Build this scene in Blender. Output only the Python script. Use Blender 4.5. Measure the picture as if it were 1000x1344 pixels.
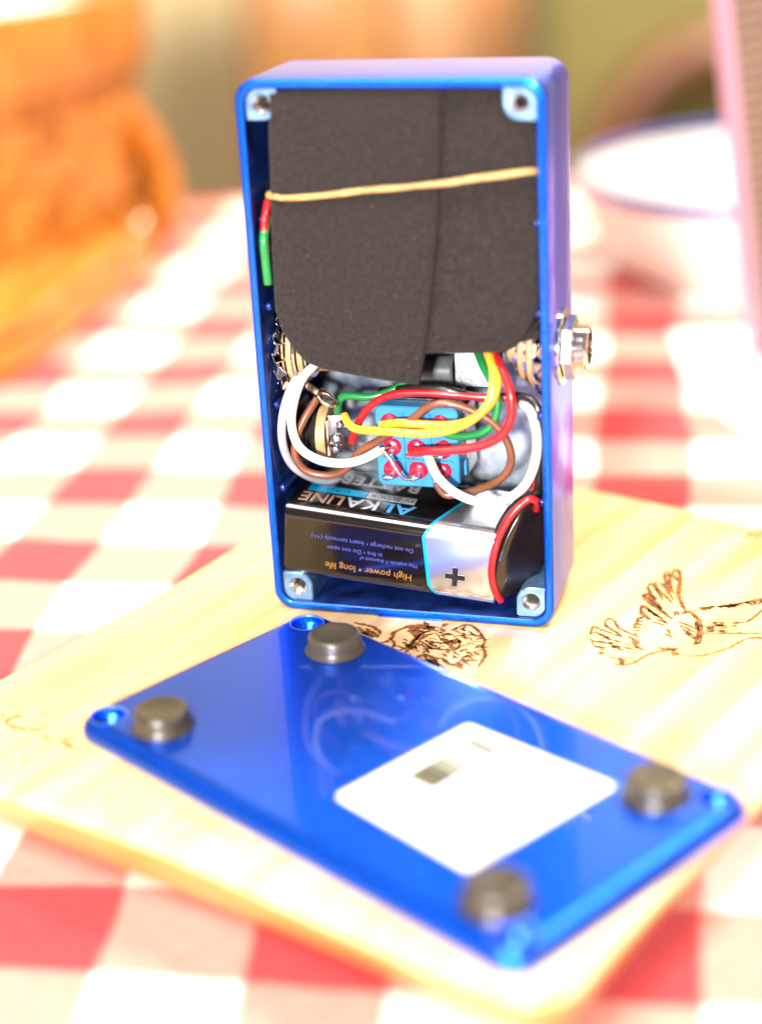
import bpy, bmesh, math, random
from mathutils import Vector, Matrix, noise
random.seed(7)
sc = bpy.context.scene
for o in list(bpy.data.objects): bpy.data.objects.remove(o)
C = sc.collection
R = math.radians
MM = 0.001

# ------------------------------------------------------------------ camera
FPX, PITCH, ROLL, CAMH = 2329.8, 0.40174, -0.0579, 0.16683
fw = Vector((0, math.cos(PITCH), -math.sin(PITCH)))
r0 = Vector((1, 0, 0)); u0 = r0.cross(fw)
rt = r0*math.cos(ROLL) + u0*math.sin(ROLL)
up = -r0*math.sin(ROLL) + u0*math.cos(ROLL)
CO = Vector((0, 0, CAMH))
cd = bpy.data.cameras.new('camera'); co = bpy.data.objects.new('camera', cd); C.objects.link(co)
m = Matrix((rt, up, -fw)).transposed().to_4x4(); m.translation = CO
co.matrix_world = m
cd.sensor_fit = 'HORIZONTAL'; cd.sensor_width = 24.0; cd.lens = 24.0*FPX/1000.0
cd.clip_start = 0.01; cd.clip_end = 60
cd.dof.use_dof = True; cd.dof.focus_distance = 0.366; cd.dof.aperture_fstop = 3.9
sc.camera = co

# ------------------------------------------------------------------ light (indoors: window light + on-camera flash)
w = bpy.data.worlds.new('World'); sc.world = w; w.use_nodes = True
bg = w.node_tree.nodes['Background']; bg.inputs[0].default_value = (1.0, 0.88, 0.74, 1); bg.inputs[1].default_value = 0.17
def area(name, loc, target, sx, sy, power, col=(1, 1, 1)):
    l = bpy.data.lights.new(name, 'AREA'); l.shape = 'RECTANGLE'; l.size = sx; l.size_y = sy
    l.energy = power; l.color = col
    o = bpy.data.objects.new(name, l); C.objects.link(o); o.location = loc
    d = Vector(target) - Vector(loc); o.rotation_euler = d.to_track_quat('-Z', 'Y').to_euler()
    return o
area('flash_lamp', (-0.26, -0.73, 0.33), (0, 0.34, 0.03), 0.10, 0.08, 19, (1.0, 0.97, 0.92))
area('window_lamp', (-0.45, -0.15, 1.35), (0, 0.42, 0), 0.7, 0.6, 19, (1.0, 0.98, 0.95))
area('background_fill', (0.7, 1.05, 1.35), (0.0, 2.2, -0.3), 0.6, 0.6, 56, (1.0, 0.86, 0.66))  # added unseen lamp that brightens the wall, cabinet and chair
vs = sc.view_settings
vs.view_transform = 'Standard'; vs.look = 'None'; vs.exposure = 0.88; vs.gamma = 1.0; vs.use_curve_mapping = False

# ------------------------------------------------------------------ helpers
BX, BY, BTH, BLEAN = 0.0051316, 0.3344446, -0.2954156, 0.0085969      # pedal enclosure pose
LX, LY, LTH = -0.000106, 0.27318, -0.8206                               # lid pose
MB = Matrix.Translation((BX, BY, 0)) @ Matrix.Rotation(BTH, 4, 'Z') @ Matrix.Rotation(-BLEAN, 4, 'X')
MBI = MB.inverted()
def ray(x, y): return fw + rt*((x-500)/FPX) - up*((y-672)/FPX)
def at(x, y, z=0.0):                       # surveyed point on a level plane (mm in, mm out)
    d = ray(x, y); t = (z*MM-CO.z)/d.z; return (CO+d*t)/MM
def inbox(x, y, dep):                      # surveyed point inside the enclosure at a depth behind the rim, local mm
    a = MBI @ CO; b = (MBI @ (CO+ray(x, y))) - a
    p = a + b*((dep*MM-a.y)/b.y); p /= MM
    if p.x < -26.6:
        q = a/MM; dirv = b
        t = (-26.6-q.x)/dirv.x; p = q+dirv*t
        p.y = max(p.y, .8)
    if p.x > 26.9: p.x = 26.9
    return p

def ss(n, v):
    return n.inputs[v]
def mat(name, col, rough=.5, metal=0.0, coat=0.0, var=0.0, vscale=200.0, bump=0.0, bscale=600.0, coatr=.05, spec=.5, col2=None, trans=0.0, sheen=0.0):
    m = bpy.data.materials.new(name); m.use_nodes = True
    nt = m.node_tree; b = nt.nodes['Principled BSDF']
    b.inputs['Base Color'].default_value = (*col, 1); b.inputs['Roughness'].default_value = rough
    b.inputs['Metallic'].default_value = metal; b.inputs['Coat Weight'].default_value = coat
    b.inputs['Coat Roughness'].default_value = coatr; b.inputs['Specular IOR Level'].default_value = spec
    if trans: b.inputs['Transmission Weight'].default_value = trans
    if sheen: b.inputs['Sheen Weight'].default_value = sheen
    tc = nt.nodes.new('ShaderNodeTexCoord')
    if var:
        n = nt.nodes.new('ShaderNodeTexNoise'); n.inputs['Scale'].default_value = vscale; n.inputs['Detail'].default_value = 6
        nt.links.new(tc.outputs['Object'], n.inputs['Vector'])
        mx = nt.nodes.new('ShaderNodeMix'); mx.data_type = 'RGBA'
        c2 = col2 if col2 else tuple(c*(1-var) for c in col)
        mx.inputs[6].default_value = (*c2, 1); mx.inputs[7].default_value = (*col, 1)
        cr = nt.nodes.new('ShaderNodeMapRange'); cr.inputs[1].default_value = .35; cr.inputs[2].default_value = .65
        nt.links.new(n.outputs[0], cr.inputs[0]); nt.links.new(cr.outputs[0], mx.inputs[0]); nt.links.new(mx.outputs[2], b.inputs['Base Color'])
        rr_ = nt.nodes.new('ShaderNodeMapRange'); rr_.inputs[3].default_value = max(rough-.08, .02); rr_.inputs[4].default_value = min(rough+.1, 1)
        nt.links.new(n.outputs[0], rr_.inputs[0]); nt.links.new(rr_.outputs[0], b.inputs['Roughness'])
    if bump:
        n2 = nt.nodes.new('ShaderNodeTexNoise'); n2.inputs['Scale'].default_value = bscale; n2.inputs['Detail'].default_value = 4
        nt.links.new(tc.outputs['Object'], n2.inputs['Vector'])
        bp = nt.nodes.new('ShaderNodeBump'); bp.inputs['Strength'].default_value = bump; bp.inputs['Distance'].default_value = .0004
        nt.links.new(n2.outputs[0], bp.inputs['Height']); nt.links.new(bp.outputs[0], b.inputs['Normal'])
    return m

def finish(name, bm, material, parent=None, smooth=35, label=None, weld=False):
    if weld: bmesh.ops.remove_doubles(bm, verts=bm.verts, dist=1e-3)
    bmesh.ops.recalc_face_normals(bm, faces=bm.faces)
    for v in bm.verts: v.co *= MM
    me = bpy.data.meshes.new(name); bm.to_mesh(me); bm.free()
    mats = material if isinstance(material, (list, tuple)) else [material]
    for mm in mats: me.materials.append(mm)
    if smooth:
        for p in me.polygons: p.use_smooth = True
        me.set_sharp_from_angle(angle=R(smooth))
    o = bpy.data.objects.new(name, me); C.objects.link(o)
    if parent: o.parent = parent
    if label: o['label'] = label
    return o
def tag(o, label, cat, group=None):
    o['label'] = label; o['category'] = cat
    if group: o['group'] = group
    return o
def struct(o): o['kind'] = 'structure'; return o
def thing(name, label, cat, matrix=None, loc=None, rz=0, group=None):
    o = bpy.data.objects.new(name, None); C.objects.link(o); o.empty_display_size = .01
    if matrix is not None: o.matrix_world = matrix
    if loc is not None: o.location = Vector(loc)*MM; o.rotation_euler = (0, 0, rz)
    return tag(o, label, cat, group)

def add_box(bm, c, s, rot=None, bev=0.0, seg=2):
    g = bmesh.ops.create_cube(bm, size=1)['verts']
    for v in g: v.co = Vector((v.co.x*s[0], v.co.y*s[1], v.co.z*s[2]))
    if bev:
        ed = list({e for v in g for e in v.link_edges})
        rb = bmesh.ops.bevel(bm, geom=ed, offset=bev, segments=seg, affect='EDGES', profile=.5)
        g = list({v for v in rb['verts']} | {v for v in g if v.is_valid})
    M = Matrix.Translation(Vector(c)) @ (rot.to_4x4() if rot is not None else Matrix())
    for v in g: v.co = M @ v.co
    return g
def loft(bm, loops, cap0=True, cap1=True, closed=True, mi=None):
    rows = [[bm.verts.new(Vector(p)) for p in L] for L in loops]
    n = len(rows[0])
    for k, (a, b) in enumerate(zip(rows[:-1], rows[1:])):
        for i in range(n if closed else n-1):
            j = (i+1) % n
            f = bm.faces.new((a[i], a[j], b[j], b[i]))
            if mi: f.material_index = mi[k]
    if cap0: bm.faces.new(rows[0][::-1])
    if cap1: bm.faces.new(rows[-1])
    return rows
def rrect(hx, hy, r, n=6):
    pts = []
    r = max(r, .02)
    for cx, cy, a0 in ((1, 1, 0), (-1, 1, 90), (-1, -1, 180), (1, -1, 270)):
        for k in range(n+1):
            a = R(a0+90*k/n); pts.append((cx*(hx-r)+r*math.cos(a), cy*(hy-r)+r*math.sin(a)))
    return pts
def catmull(P, sub=8, closed=False):
    P = [Vector(p) for p in P]; out = []
    n = len(P)
    rng = range(n) if closed else range(n-1)
    for i in rng:
        p0 = P[(i-1) % n] if (closed or i > 0) else P[0]*2-P[1]
        p1 = P[i]; p2 = P[(i+1) % n]
        p3 = P[(i+2) % n] if (closed or i+2 < n) else P[-1]*2-P[-2]
        for k in range(sub):
            t = k/sub
            out.append(.5*((2*p1)+(p2-p0)*t+(2*p0-5*p1+4*p2-p3)*t*t+(3*p1-p0-3*p2+p3)*t**3))
    if not closed: out.append(P[-1])
    return out
def tube(bm, pts, rad, n=12, closed=False, sx=1.0, twist=0.0, radii=None):
    m_ = len(pts); prev = None; rows = []
    for i, p in enumerate(pts):
        a = pts[(i-1) % m_] if (closed or i > 0) else p
        b = pts[(i+1) % m_] if (closed or i < m_-1) else p
        t = (b-a).normalized()
        if prev is None:
            nrm = t.orthogonal().normalized()
        else:
            nrm = (prev - t*prev.dot(t))
            nrm = nrm.normalized() if nrm.length > 1e-6 else t.orthogonal().normalized()
        prev = nrm; bn = t.cross(nrm)
        tw = twist*i/m_
        rr = radii[i] if radii else rad
        row = []
        for k in range(n):
            an = 2*math.pi*k/n+tw
            row.append(bm.verts.new(p + nrm*(rr*sx*math.cos(an)) + bn*(rr*math.sin(an))))
        rows.append(row)
    cnt = m_ if closed else m_-1
    for i in range(cnt):
        a, b = rows[i], rows[(i+1) % m_]
        for k in range(n):
            j = (k+1) % n; bm.faces.new((a[k], a[j], b[j], b[k]))
    if not closed:
        bm.faces.new(rows[0][::-1]); bm.faces.new(rows[-1])
def lathe(bm, prof, axis='Z', c=(0, 0, 0), n=48, cap0=True, cap1=True, mi=None, wob=None):
    loops = []
    for r, h in prof:
        L = []
        for k in range(n):
            a = 2*math.pi*k/n; x, y = r*math.cos(a), r*math.sin(a)
            v = {'Z': (x, y, h), 'X': (h, x, y), 'Y': (x, h, y)}[axis]
            L.append(Vector(v)+Vector(c))
        loops.append(L)
    return loft(bm, loops, cap0, cap1, True, mi)
def slab(bm, outline, y0, y1, bev=.5, seg=2):           # outline in x,z extruded along y
    a = [bm.verts.new((x, y0, z)) for x, z in outline]; b = [bm.verts.new((x, y1, z)) for x, z in outline]
    f0 = bm.faces.new(a); f1 = bm.faces.new(b[::-1]); n = len(a)
    for i in range(n): j = (i+1) % n; bm.faces.new((a[j], a[i], b[i], b[j]))
    if bev:
        ed = list(f0.edges)+list(f1.edges)
        bmesh.ops.bevel(bm, geom=ed, offset=bev, segments=seg, affect='EDGES', profile=.5)
def boolean_cut(o, bm):
    for v in bm.verts: v.co *= MM
    bmesh.ops.recalc_face_normals(bm, faces=bm.faces)
    me = bpy.data.meshes.new('cut'); bm.to_mesh(me); bm.free()
    c = bpy.data.objects.new('cut', me); C.objects.link(c)
    md = o.modifiers.new('b', 'BOOLEAN'); md.operation = 'DIFFERENCE'; md.object = c; md.solver = 'EXACT'
    pm = o.parent; o.parent = None
    dg = bpy.context.evaluated_depsgraph_get(); dg.update()
    nm = bpy.data.meshes.new_from_object(o.evaluated_get(dg)); old = o.data
    o.modifiers.clear(); o.data = nm; nm.name = old.name
    o.parent = pm
    bpy.data.objects.remove(c)
    for p in nm.polygons: p.use_smooth = True
    nm.set_sharp_from_angle(angle=R(35))
def text_bm(s, size, ext=.03, bold=0.0, align='CENTER'):
    cu = bpy.data.curves.new('t', 'FONT'); cu.body = s; cu.size = size; cu.extrude = ext; cu.align_x = align; cu.offset = bold
    cu.resolution_u = 3
    o = bpy.data.objects.new('t', cu); C.objects.link(o)
    dg = bpy.context.evaluated_depsgraph_get(); dg.update()
    me = bpy.data.meshes.new_from_object(o.evaluated_get(dg))
    bm = bmesh.new(); bm.from_mesh(me); bpy.data.objects.remove(o)
    return bm
def xform(bm, M):
    for v in bm.verts: v.co = M @ v.co

# ------------------------------------------------------------------ materials
def flake_paint(name, col, rough=.3, metal=.75, coat=1.0):
    m = mat(name, col, rough, metal, coat, coatr=.03)
    nt = m.node_tree; b = nt.nodes['Principled BSDF']; tc = nt.nodes['Texture Coordinate']
    b.inputs['Specular Tint'].default_value = (.85, .72, 1, 1)
    v = nt.nodes.new('ShaderNodeTexVoronoi'); v.inputs['Scale'].default_value = 5200
    nt.links.new(tc.outputs['Object'], v.inputs['Vector'])
    bp = nt.nodes.new('ShaderNodeBump'); bp.inputs['Strength'].default_value = .35; bp.inputs['Distance'].default_value = .0001
    nt.links.new(v.outputs['Color'], bp.inputs['Height']); nt.links.new(bp.outputs[0], b.inputs['Normal'])
    n = nt.nodes.new('ShaderNodeTexNoise'); n.inputs['Scale'].default_value = 260; n.inputs['Detail'].default_value = 5
    nt.links.new(tc.outputs['Object'], n.inputs['Vector'])
    bp2 = nt.nodes.new('ShaderNodeBump'); bp2.inputs['Strength'].default_value = .05; bp2.inputs['Distance'].default_value = .0003
    nt.links.new(n.outputs[0], bp2.inputs['Height']); nt.links.new(bp2.outputs[0], b.inputs['Coat Normal'])
    vd = nt.nodes.new('ShaderNodeTexVoronoi'); vd.inputs['Scale'].default_value = 420; nt.links.new(tc.outputs['Object'], vd.inputs['Vector'])
    sc1 = nt.nodes.new('ShaderNodeSeparateColor'); nt.links.new(vd.outputs['Color'], sc1.inputs[0])
    gt = nt.nodes.new('ShaderNodeMath'); gt.operation = 'GREATER_THAN'; gt.inputs[1].default_value = .86; nt.links.new(sc1.outputs[0], gt.inputs[0])
    lt = nt.nodes.new('ShaderNodeMapRange'); lt.inputs[1].default_value = .0; lt.inputs[2].default_value = .10; lt.inputs[3].default_value = .7; lt.inputs[4].default_value = 0
    nt.links.new(vd.outputs['Distance'], lt.inputs[0])
    mm_ = nt.nodes.new('ShaderNodeMath'); mm_.operation = 'MULTIPLY'; nt.links.new(gt.outputs[0], mm_.inputs[0]); nt.links.new(lt.outputs[0], mm_.inputs[1])
    cm = nt.nodes.new('ShaderNodeMix'); cm.data_type = 'RGBA'; cm.inputs[6].default_value = (*col, 1); cm.inputs[7].default_value = (.45, .55, .75, 1)
    nt.links.new(mm_.outputs[0], cm.inputs[0]); nt.links.new(cm.outputs[2], b.inputs['Base Color'])
    sm = nt.nodes.new('ShaderNodeTexNoise'); sm.inputs['Scale'].default_value = 55; sm.inputs['Detail'].default_value = 7; nt.links.new(tc.outputs['Object'], sm.inputs['Vector'])
    sr = nt.nodes.new('ShaderNodeMapRange'); sr.inputs[1].default_value = .45; sr.inputs[2].default_value = .75; sr.inputs[3].default_value = .02; sr.inputs[4].default_value = .09
    nt.links.new(sm.outputs[0], sr.inputs[0]); nt.links.new(sr.outputs[0], b.inputs['Coat Roughness'])
    return m
BLUE = flake_paint('metallic_blue_paint', (0.0, 0.115, 0.92), .27, .9, .42)
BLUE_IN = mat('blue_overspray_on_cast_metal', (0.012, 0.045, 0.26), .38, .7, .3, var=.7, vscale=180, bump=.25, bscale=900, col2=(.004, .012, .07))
DECK = mat('bare_cast_aluminium', (0.46, 0.51, 0.57), .38, .6, 0, var=.5, vscale=110, bump=.4, bscale=500, col2=(.10, .13, .18))
POST = mat('bare_machined_post', (0.24, 0.46, 0.82), .32, .8, .3, var=.3, vscale=400, bump=.2, bscale=900)
CHROME = mat('bright_nickel', (0.86, 0.82, 0.76), .14, 1.0, 0, var=.15, vscale=500, bump=.1, bscale=400)
BRASS = mat('brassy_contact', (0.80, 0.66, 0.46), .22, 1.0, 0, var=.2, vscale=400)
TAN = mat('tan_phenolic', (0.60, 0.36, 0.18), .5, 0, .1, var=.35, vscale=500, bump=.15)
FOAM = None
BLACK = mat('black_plastic', (0.012, 0.011, 0.012), .32, 0, .2, var=.4, vscale=300, bump=.08, bscale=500)
VINYL = mat('black_vinyl', (0.014, 0.009, 0.007), .22, 0, .5, var=.3, vscale=120, bump=.12, bscale=160)
SWBLUE = mat('sky_blue_plastic', (0.035, 0.28, 0.64), .42, 0, .1, var=.2, vscale=250, bump=.12, bscale=900)
SWSHADE = mat('shaded_blue_plastic', (0.01, 0.10, 0.22), .4, 0, .1, var=.3, vscale=200)  # switch blue with the shade on its sides put into the colour
EPOXY = mat('red_epoxy', (0.66, 0.010, 0.065), .25, 0, .6, var=.3, vscale=600, bump=.5, bscale=900)
SOLDER = mat('solder', (0.78, 0.76, 0.74), .2, 1, 0, var=.3, vscale=900, bump=.5, bscale=1200)
def wire_mat(n, c): return mat(n, c, .36, 0, .4, var=.22, vscale=160, bump=.10, bscale=350, coatr=.08)
W_WHITE = wire_mat('white_wire', (.82, .80, .76)); W_GREY = wire_mat('pale_grey_wire', (.42, .44, .50))
W_BROWN = wire_mat('brown_wire', (.20, .062, .022)); W_YEL = wire_mat('yellow_wire', (.86, .48, .035))
W_RED = wire_mat('red_wire', (.58, .010, .016)); W_GRN = wire_mat('green_wire', (.010, .25, .055)); W_BLK = wire_mat('black_wire', (.016, .012, .012))

def foam_mat():
    m = mat('black_foam', (0.0205, 0.0122, 0.0103), .9, 0, 0, var=.8, vscale=1000, sheen=.05, col2=(.0045, .0028, .0025))
    nt = m.node_tree; b = nt.nodes['Principled BSDF']; tc = nt.nodes['Texture Coordinate']
    n = nt.nodes.new('ShaderNodeTexNoise'); n.inputs['Scale'].default_value = 2600; n.inputs['Detail'].default_value = 3
    nt.links.new(tc.outputs['Object'], n.inputs['Vector'])
    v = nt.nodes.new('ShaderNodeTexVoronoi'); v.inputs['Scale'].default_value = 2200
    nt.links.new(tc.outputs['Object'], v.inputs['Vector'])
    ad = nt.nodes.new('ShaderNodeMath'); ad.operation = 'ADD'
    nt.links.new(n.outputs[0], ad.inputs[0]); nt.links.new(v.outputs['Distance'], ad.inputs[1])
    bp = nt.nodes.new('ShaderNodeBump'); bp.inputs['Strength'].default_value = .8; bp.inputs['Distance'].default_value = .00035
    nt.links.new(ad.outputs[0], bp.inputs['Height']); nt.links.new(bp.outputs[0], b.inputs['Normal'])
    # pale specks scattered over the foam
    v2 = nt.nodes.new('ShaderNodeTexVoronoi'); v2.inputs['Scale'].default_value = 520
    nt.links.new(tc.outputs['Object'], v2.inputs['Vector'])
    sx = nt.nodes.new('ShaderNodeSeparateColor'); nt.links.new(v2.outputs['Color'], sx.inputs[0])
    g1 = nt.nodes.new('ShaderNodeMath'); g1.operation = 'GREATER_THAN'; g1.inputs[1].default_value = .72; nt.links.new(sx.outputs[0], g1.inputs[0])
    l1 = nt.nodes.new('ShaderNodeMapRange'); l1.inputs[1].default_value = .0; l1.inputs[2].default_value = .13; l1.inputs[3].default_value = .5; l1.inputs[4].default_value = 0
    nt.links.new(v2.outputs['Distance'], l1.inputs[0])
    mu = nt.nodes.new('ShaderNodeMath'); mu.operation = 'MULTIPLY'; nt.links.new(g1.outputs[0], mu.inputs[0]); nt.links.new(l1.outputs[0], mu.inputs[1])
    src = b.inputs['Base Color'].links[0].from_socket
    mx = nt.nodes.new('ShaderNodeMix'); mx.data_type = 'RGBA'; mx.inputs[7].default_value = (.20, .155, .13, 1)
    nt.links.new(mu.outputs[0], mx.inputs[0]); nt.links.new(src, mx.inputs[6]); nt.links.new(mx.outputs[2], b.inputs['Base Color'])
    return m
FOAM = foam_mat()

def wood_mat(name, c1, c2, scale, stretch, rough=.45, coat=.15, rot=0.0, c3=None):
    m = mat(name, c1, rough, 0, coat, coatr=.2)
    nt = m.node_tree; b = nt.nodes['Principled BSDF']; tc = nt.nodes['Texture Coordinate']
    mp = nt.nodes.new('ShaderNodeMapping'); mp.inputs['Scale'].default_value = stretch; mp.inputs['Rotation'].default_value = (0, 0, rot)
    nt.links.new(tc.outputs['Object'], mp.inputs['Vector'])
    n = nt.nodes.new('ShaderNodeTexNoise'); n.inputs['Scale'].default_value = scale; n.inputs['Detail'].default_value = 8; n.inputs['Distortion'].default_value = .6
    nt.links.new(mp.outputs[0], n.inputs['Vector'])
    r = nt.nodes.new('ShaderNodeValToRGB')
    r.color_ramp.elements[0].position = .3; r.color_ramp.elements[0].color = (*c2, 1)
    r.color_ramp.elements[1].position = .62; r.color_ramp.elements[1].color = (*c1, 1)
    if c3:
        e = r.color_ramp.elements.new(.8); e.color = (*c3, 1)
    nt.links.new(n.outputs[0], r.inputs[0]); nt.links.new(r.outputs[0], b.inputs['Base Color'])
    bp = nt.nodes.new('ShaderNodeBump'); bp.inputs['Strength'].default_value = .15; bp.inputs['Distance'].default_value = .0004
    nt.links.new(n.outputs[0], bp.inputs['Height']); nt.links.new(bp.outputs[0], b.inputs['Normal'])
    return m
BOARD = wood_mat('pale_pine', (.76, .57, .31), (.62, .36, .125), 9, (16, 1.2, 6), c3=(.80, .64, .40))
BURN = mat('burnt_line', (.065, .017, .004), .8, var=.6, vscale=700, col2=(.30, .10, .02))
SCORCH = mat('scorched_wood', (.46, .22, .06), .8, var=.4, vscale=500, col2=(.66, .42, .17))
SPLINT = wood_mat('honey_splint', (.50, .205, .03), (.36, .12, .013), 25, (3, 3, 1), rough=.4, coat=.3)
SPLINTS = [SPLINT, wood_mat('amber_splint', (.42, .15, .018), (.30, .09, .009), 25, (3, 3, 1), rough=.4, coat=.3), wood_mat('blond_splint', (.56, .22, .035), (.40, .13, .016), 25, (3, 3, 1), rough=.4, coat=.3)]
TRAYW = wood_mat('honey_wood', (.54, .20, .028), (.36, .10, .009), 12, (2, 8, 8), rough=.35, coat=.3)
CABW = wood_mat('cabinet_wood', (.44, .21, .075), (.36, .16, .05), 4, (1, 1, .2))
RAILW = wood_mat('dark_rail_wood', (.14, .05, .02), (.09, .03, .012), 10, (1, 1, 1))

def gingham():
    m = mat('gingham_cotton', (.8, .8, .8), .9, 0, 0, sheen=.2)
    nt = m.node_tree; b = nt.nodes['Principled BSDF']; tc = nt.nodes['Texture Coordinate']
    L = nt.links.new
    nz = nt.nodes.new('ShaderNodeTexNoise'); nz.inputs['Scale'].default_value = 14; nz.inputs['Detail'].default_value = 2
    L(tc.outputs['Object'], nz.inputs['Vector'])
    sb = nt.nodes.new('ShaderNodeVectorMath'); sb.operation = 'SUBTRACT'; sb.inputs[1].default_value = (.5, .5, .5); L(nz.outputs['Color'], sb.inputs[0])
    sc_ = nt.nodes.new('ShaderNodeVectorMath'); sc_.operation = 'SCALE'; sc_.inputs['Scale'].default_value = .012; L(sb.outputs[0], sc_.inputs[0])
    ad = nt.nodes.new('ShaderNodeVectorMath'); ad.operation = 'ADD'; L(tc.outputs['Object'], ad.inputs[0]); L(sc_.outputs[0], ad.inputs[1])
    mp = nt.nodes.new('ShaderNodeMapping'); mp.vector_type = 'TEXTURE'
    mp.inputs['Location'].default_value = (.0765, .4821, 0); mp.inputs['Rotation'].default_value = (0, 0, R(-9.6)); mp.inputs['Scale'].default_value = (.0495, .0495, 1)
    L(ad.outputs[0], mp.inputs['Vector'])
    sp = nt.nodes.new('ShaderNodeSeparateXYZ'); L(mp.outputs[0], sp.inputs[0])
    outs = []
    for k in (0, 1):
        pp = nt.nodes.new('ShaderNodeMath'); pp.operation = 'PINGPONG'; pp.inputs[1].default_value = .5; L(sp.outputs[k], pp.inputs[0])
        mr = nt.nodes.new('ShaderNodeMapRange'); mr.inputs[1].default_value = .235; mr.inputs[2].default_value = .265; mr.inputs[3].default_value = 1; mr.inputs[4].default_value = 0
        L(pp.outputs[0], mr.inputs[0]); outs.append(mr)
    th = nt.nodes.new('ShaderNodeMath'); th.operation = 'ADD'; L(outs[0].outputs[0], th.inputs[0]); L(outs[1].outputs[0], th.inputs[1])
    hv = nt.nodes.new('ShaderNodeMath'); hv.operation = 'MULTIPLY'; hv.inputs[1].default_value = .5; L(th.outputs[0], hv.inputs[0])
    rp_ = nt.nodes.new('ShaderNodeValToRGB'); rp_.color_ramp.elements[0].color = (.80, .78, .73, 1); rp_.color_ramp.elements[1].color = (.47, .010, .018, 1)
    e_ = rp_.color_ramp.elements.new(.5); e_.color = (.58, .215, .17, 1)
    # slubby threads: streaks along each weave direction
    n3 = nt.nodes.new('ShaderNodeTexNoise'); n3.inputs['Scale'].default_value = 9; n3.inputs['Detail'].default_value = 4
    mp3 = nt.nodes.new('ShaderNodeMapping'); mp3.inputs['Scale'].default_value = (1, 14, 1); L(mp.outputs[0], mp3.inputs['Vector']); L(mp3.outputs[0], n3.inputs['Vector'])
    ms = nt.nodes.new('ShaderNodeMath'); ms.operation = 'MULTIPLY_ADD'; ms.inputs[1].default_value = .36; ms.inputs[2].default_value = -.18; L(n3.outputs[0], ms.inputs[0])
    a2 = nt.nodes.new('ShaderNodeMath'); a2.operation = 'ADD'; L(hv.outputs[0], a2.inputs[0]); L(ms.outputs[0], a2.inputs[1])
    L(a2.outputs[0], rp_.inputs[0])
    n2 = nt.nodes.new('ShaderNodeTexNoise'); n2.inputs['Scale'].default_value = 900; L(tc.outputs['Object'], n2.inputs['Vector'])
    L(rp_.outputs[0], b.inputs['Base Color'])
    bp = nt.nodes.new('ShaderNodeBump'); bp.inputs['Strength'].default_value = .5; bp.inputs['Distance'].default_value = .0004
    L(n2.outputs[0], bp.inputs['Height']); L(bp.outputs[0], b.inputs['Normal'])
    return m
GING = gingham()

# ------------------------------------------------------------------ setting
bm = bmesh.new(); add_box(bm, (0, 1200, -790), (5000, 6000, 60))
struct(finish('floor', bm, mat('floor_carpet', (.32, .26, .16), .9, var=.3, vscale=30), smooth=0))
bm = bmesh.new(); add_box(bm, (0, 2450, 400), (5000, 80, 2320))
struct(finish('wall', bm, mat('olive_beige_paint', (.66, .55, .32), .8, var=.08, vscale=8, bump=.1, bscale=120), smooth=0))

# wooden cabinet behind the table
cab = thing('wooden_cabinet', 'blurred orange wooden cabinet behind the table and above the pedal', 'cabinet', loc=(35, 1900, -760))
bm = bmesh.new(); add_box(bm, (0, 150, 440), (300, 300, 880), bev=3); finish('carcass', bm, CABW, cab)
for x in (-72, 74):
    bm = bmesh.new(); add_box(bm, (x, -6, 470), (136, 16, 760), bev=4); d = finish('door', bm, CABW, cab)
    bm = bmesh.new(); lathe(bm, [(.1, -32), (9, -31), (12, -26), (9, -20), (5, -14)], 'Y', (x-50*(1 if x > 0 else -1), 0, 600), 20); finish('knob', bm, BRASS, d)

# olive armchair with a bent wood rail
OLIVE = mat('olive_upholstery', (.175, .15, .042), .9, var=.2, vscale=40, bump=.3, bscale=300, sheen=.2)
ch = thing('armchair', 'blurred olive green armchair with curved brown wood rail behind the bowl', 'armchair', loc=(330, 1720, -760))
bm = bmesh.new(); add_box(bm, (0, 40, 520), (330, 110, 640), bev=40, seg=5); finish('backrest', bm, OLIVE, ch)
bm = bmesh.new(); add_box(bm, (0, -180, 330), (330, 360, 150), bev=35, seg=5); finish('seat_cushion', bm, OLIVE, ch)
bm = bmesh.new()
arc = catmull([(-150, -40, 300), (-125, -40, 480), (-85, -40, 600), (-20, -40, 655), (60, -40, 650), (125, -40, 590), (150, -40, 450), (160, -40, 300)], 6)
tube(bm, arc, 24, 12); finish('curved_rail', bm, RAILW, ch)
for x in (-130, 130):
    for y in (-320, 60):
        bm = bmesh.new(); tube(bm, [Vector((x, y, 0)), Vector((x*.97, y*.97, 260))], 16, 10, radii=[12, 18]); finish('leg', bm, RAILW, ch)

# tablecloth
def cloth_h(x, y):
    h = noise.noise(Vector((x*.018, y*.018, 3)))*1.1 + noise.noise(Vector((x*.05, y*.05, 9)))*.35
    return -15.3 + min(h, .15)
bm = bmesh.new()
X0, X1, Y0, Y1, NX, NY = -520, 560, -60, 800, 190, 150
rows = []
ys = [Y0+(Y1-Y0)*j/NY for j in range(NY+1)]
for j, y in enumerate(ys):
    rows.append([bm.verts.new((X0+(X1-X0)*i/NX, y, cloth_h(X0+(X1-X0)*i/NX, y))) for i in range(NX+1)])
for j in range(NY):
    for i in range(NX): bm.faces.new((rows[j][i], rows[j][i+1], rows[j+1][i+1], rows[j+1][i]))
def drop(line, out):
    prev = line
    for k, (dz, do) in enumerate(((-6, 4), (-20, 7), (-70, 9), (-140, 12), (-210, 14))):
        cur = []
        for q, v in enumerate(line):
            wv = 1+.6*math.sin(q*.35)*(k/4)
            cur.append(bm.verts.new(v.co + Vector((out[0]*do*wv, out[1]*do*wv, dz))))
        for i in range(len(line)-1): bm.faces.new((prev[i], prev[i+1], cur[i+1], cur[i]))
        prev = cur
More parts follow.
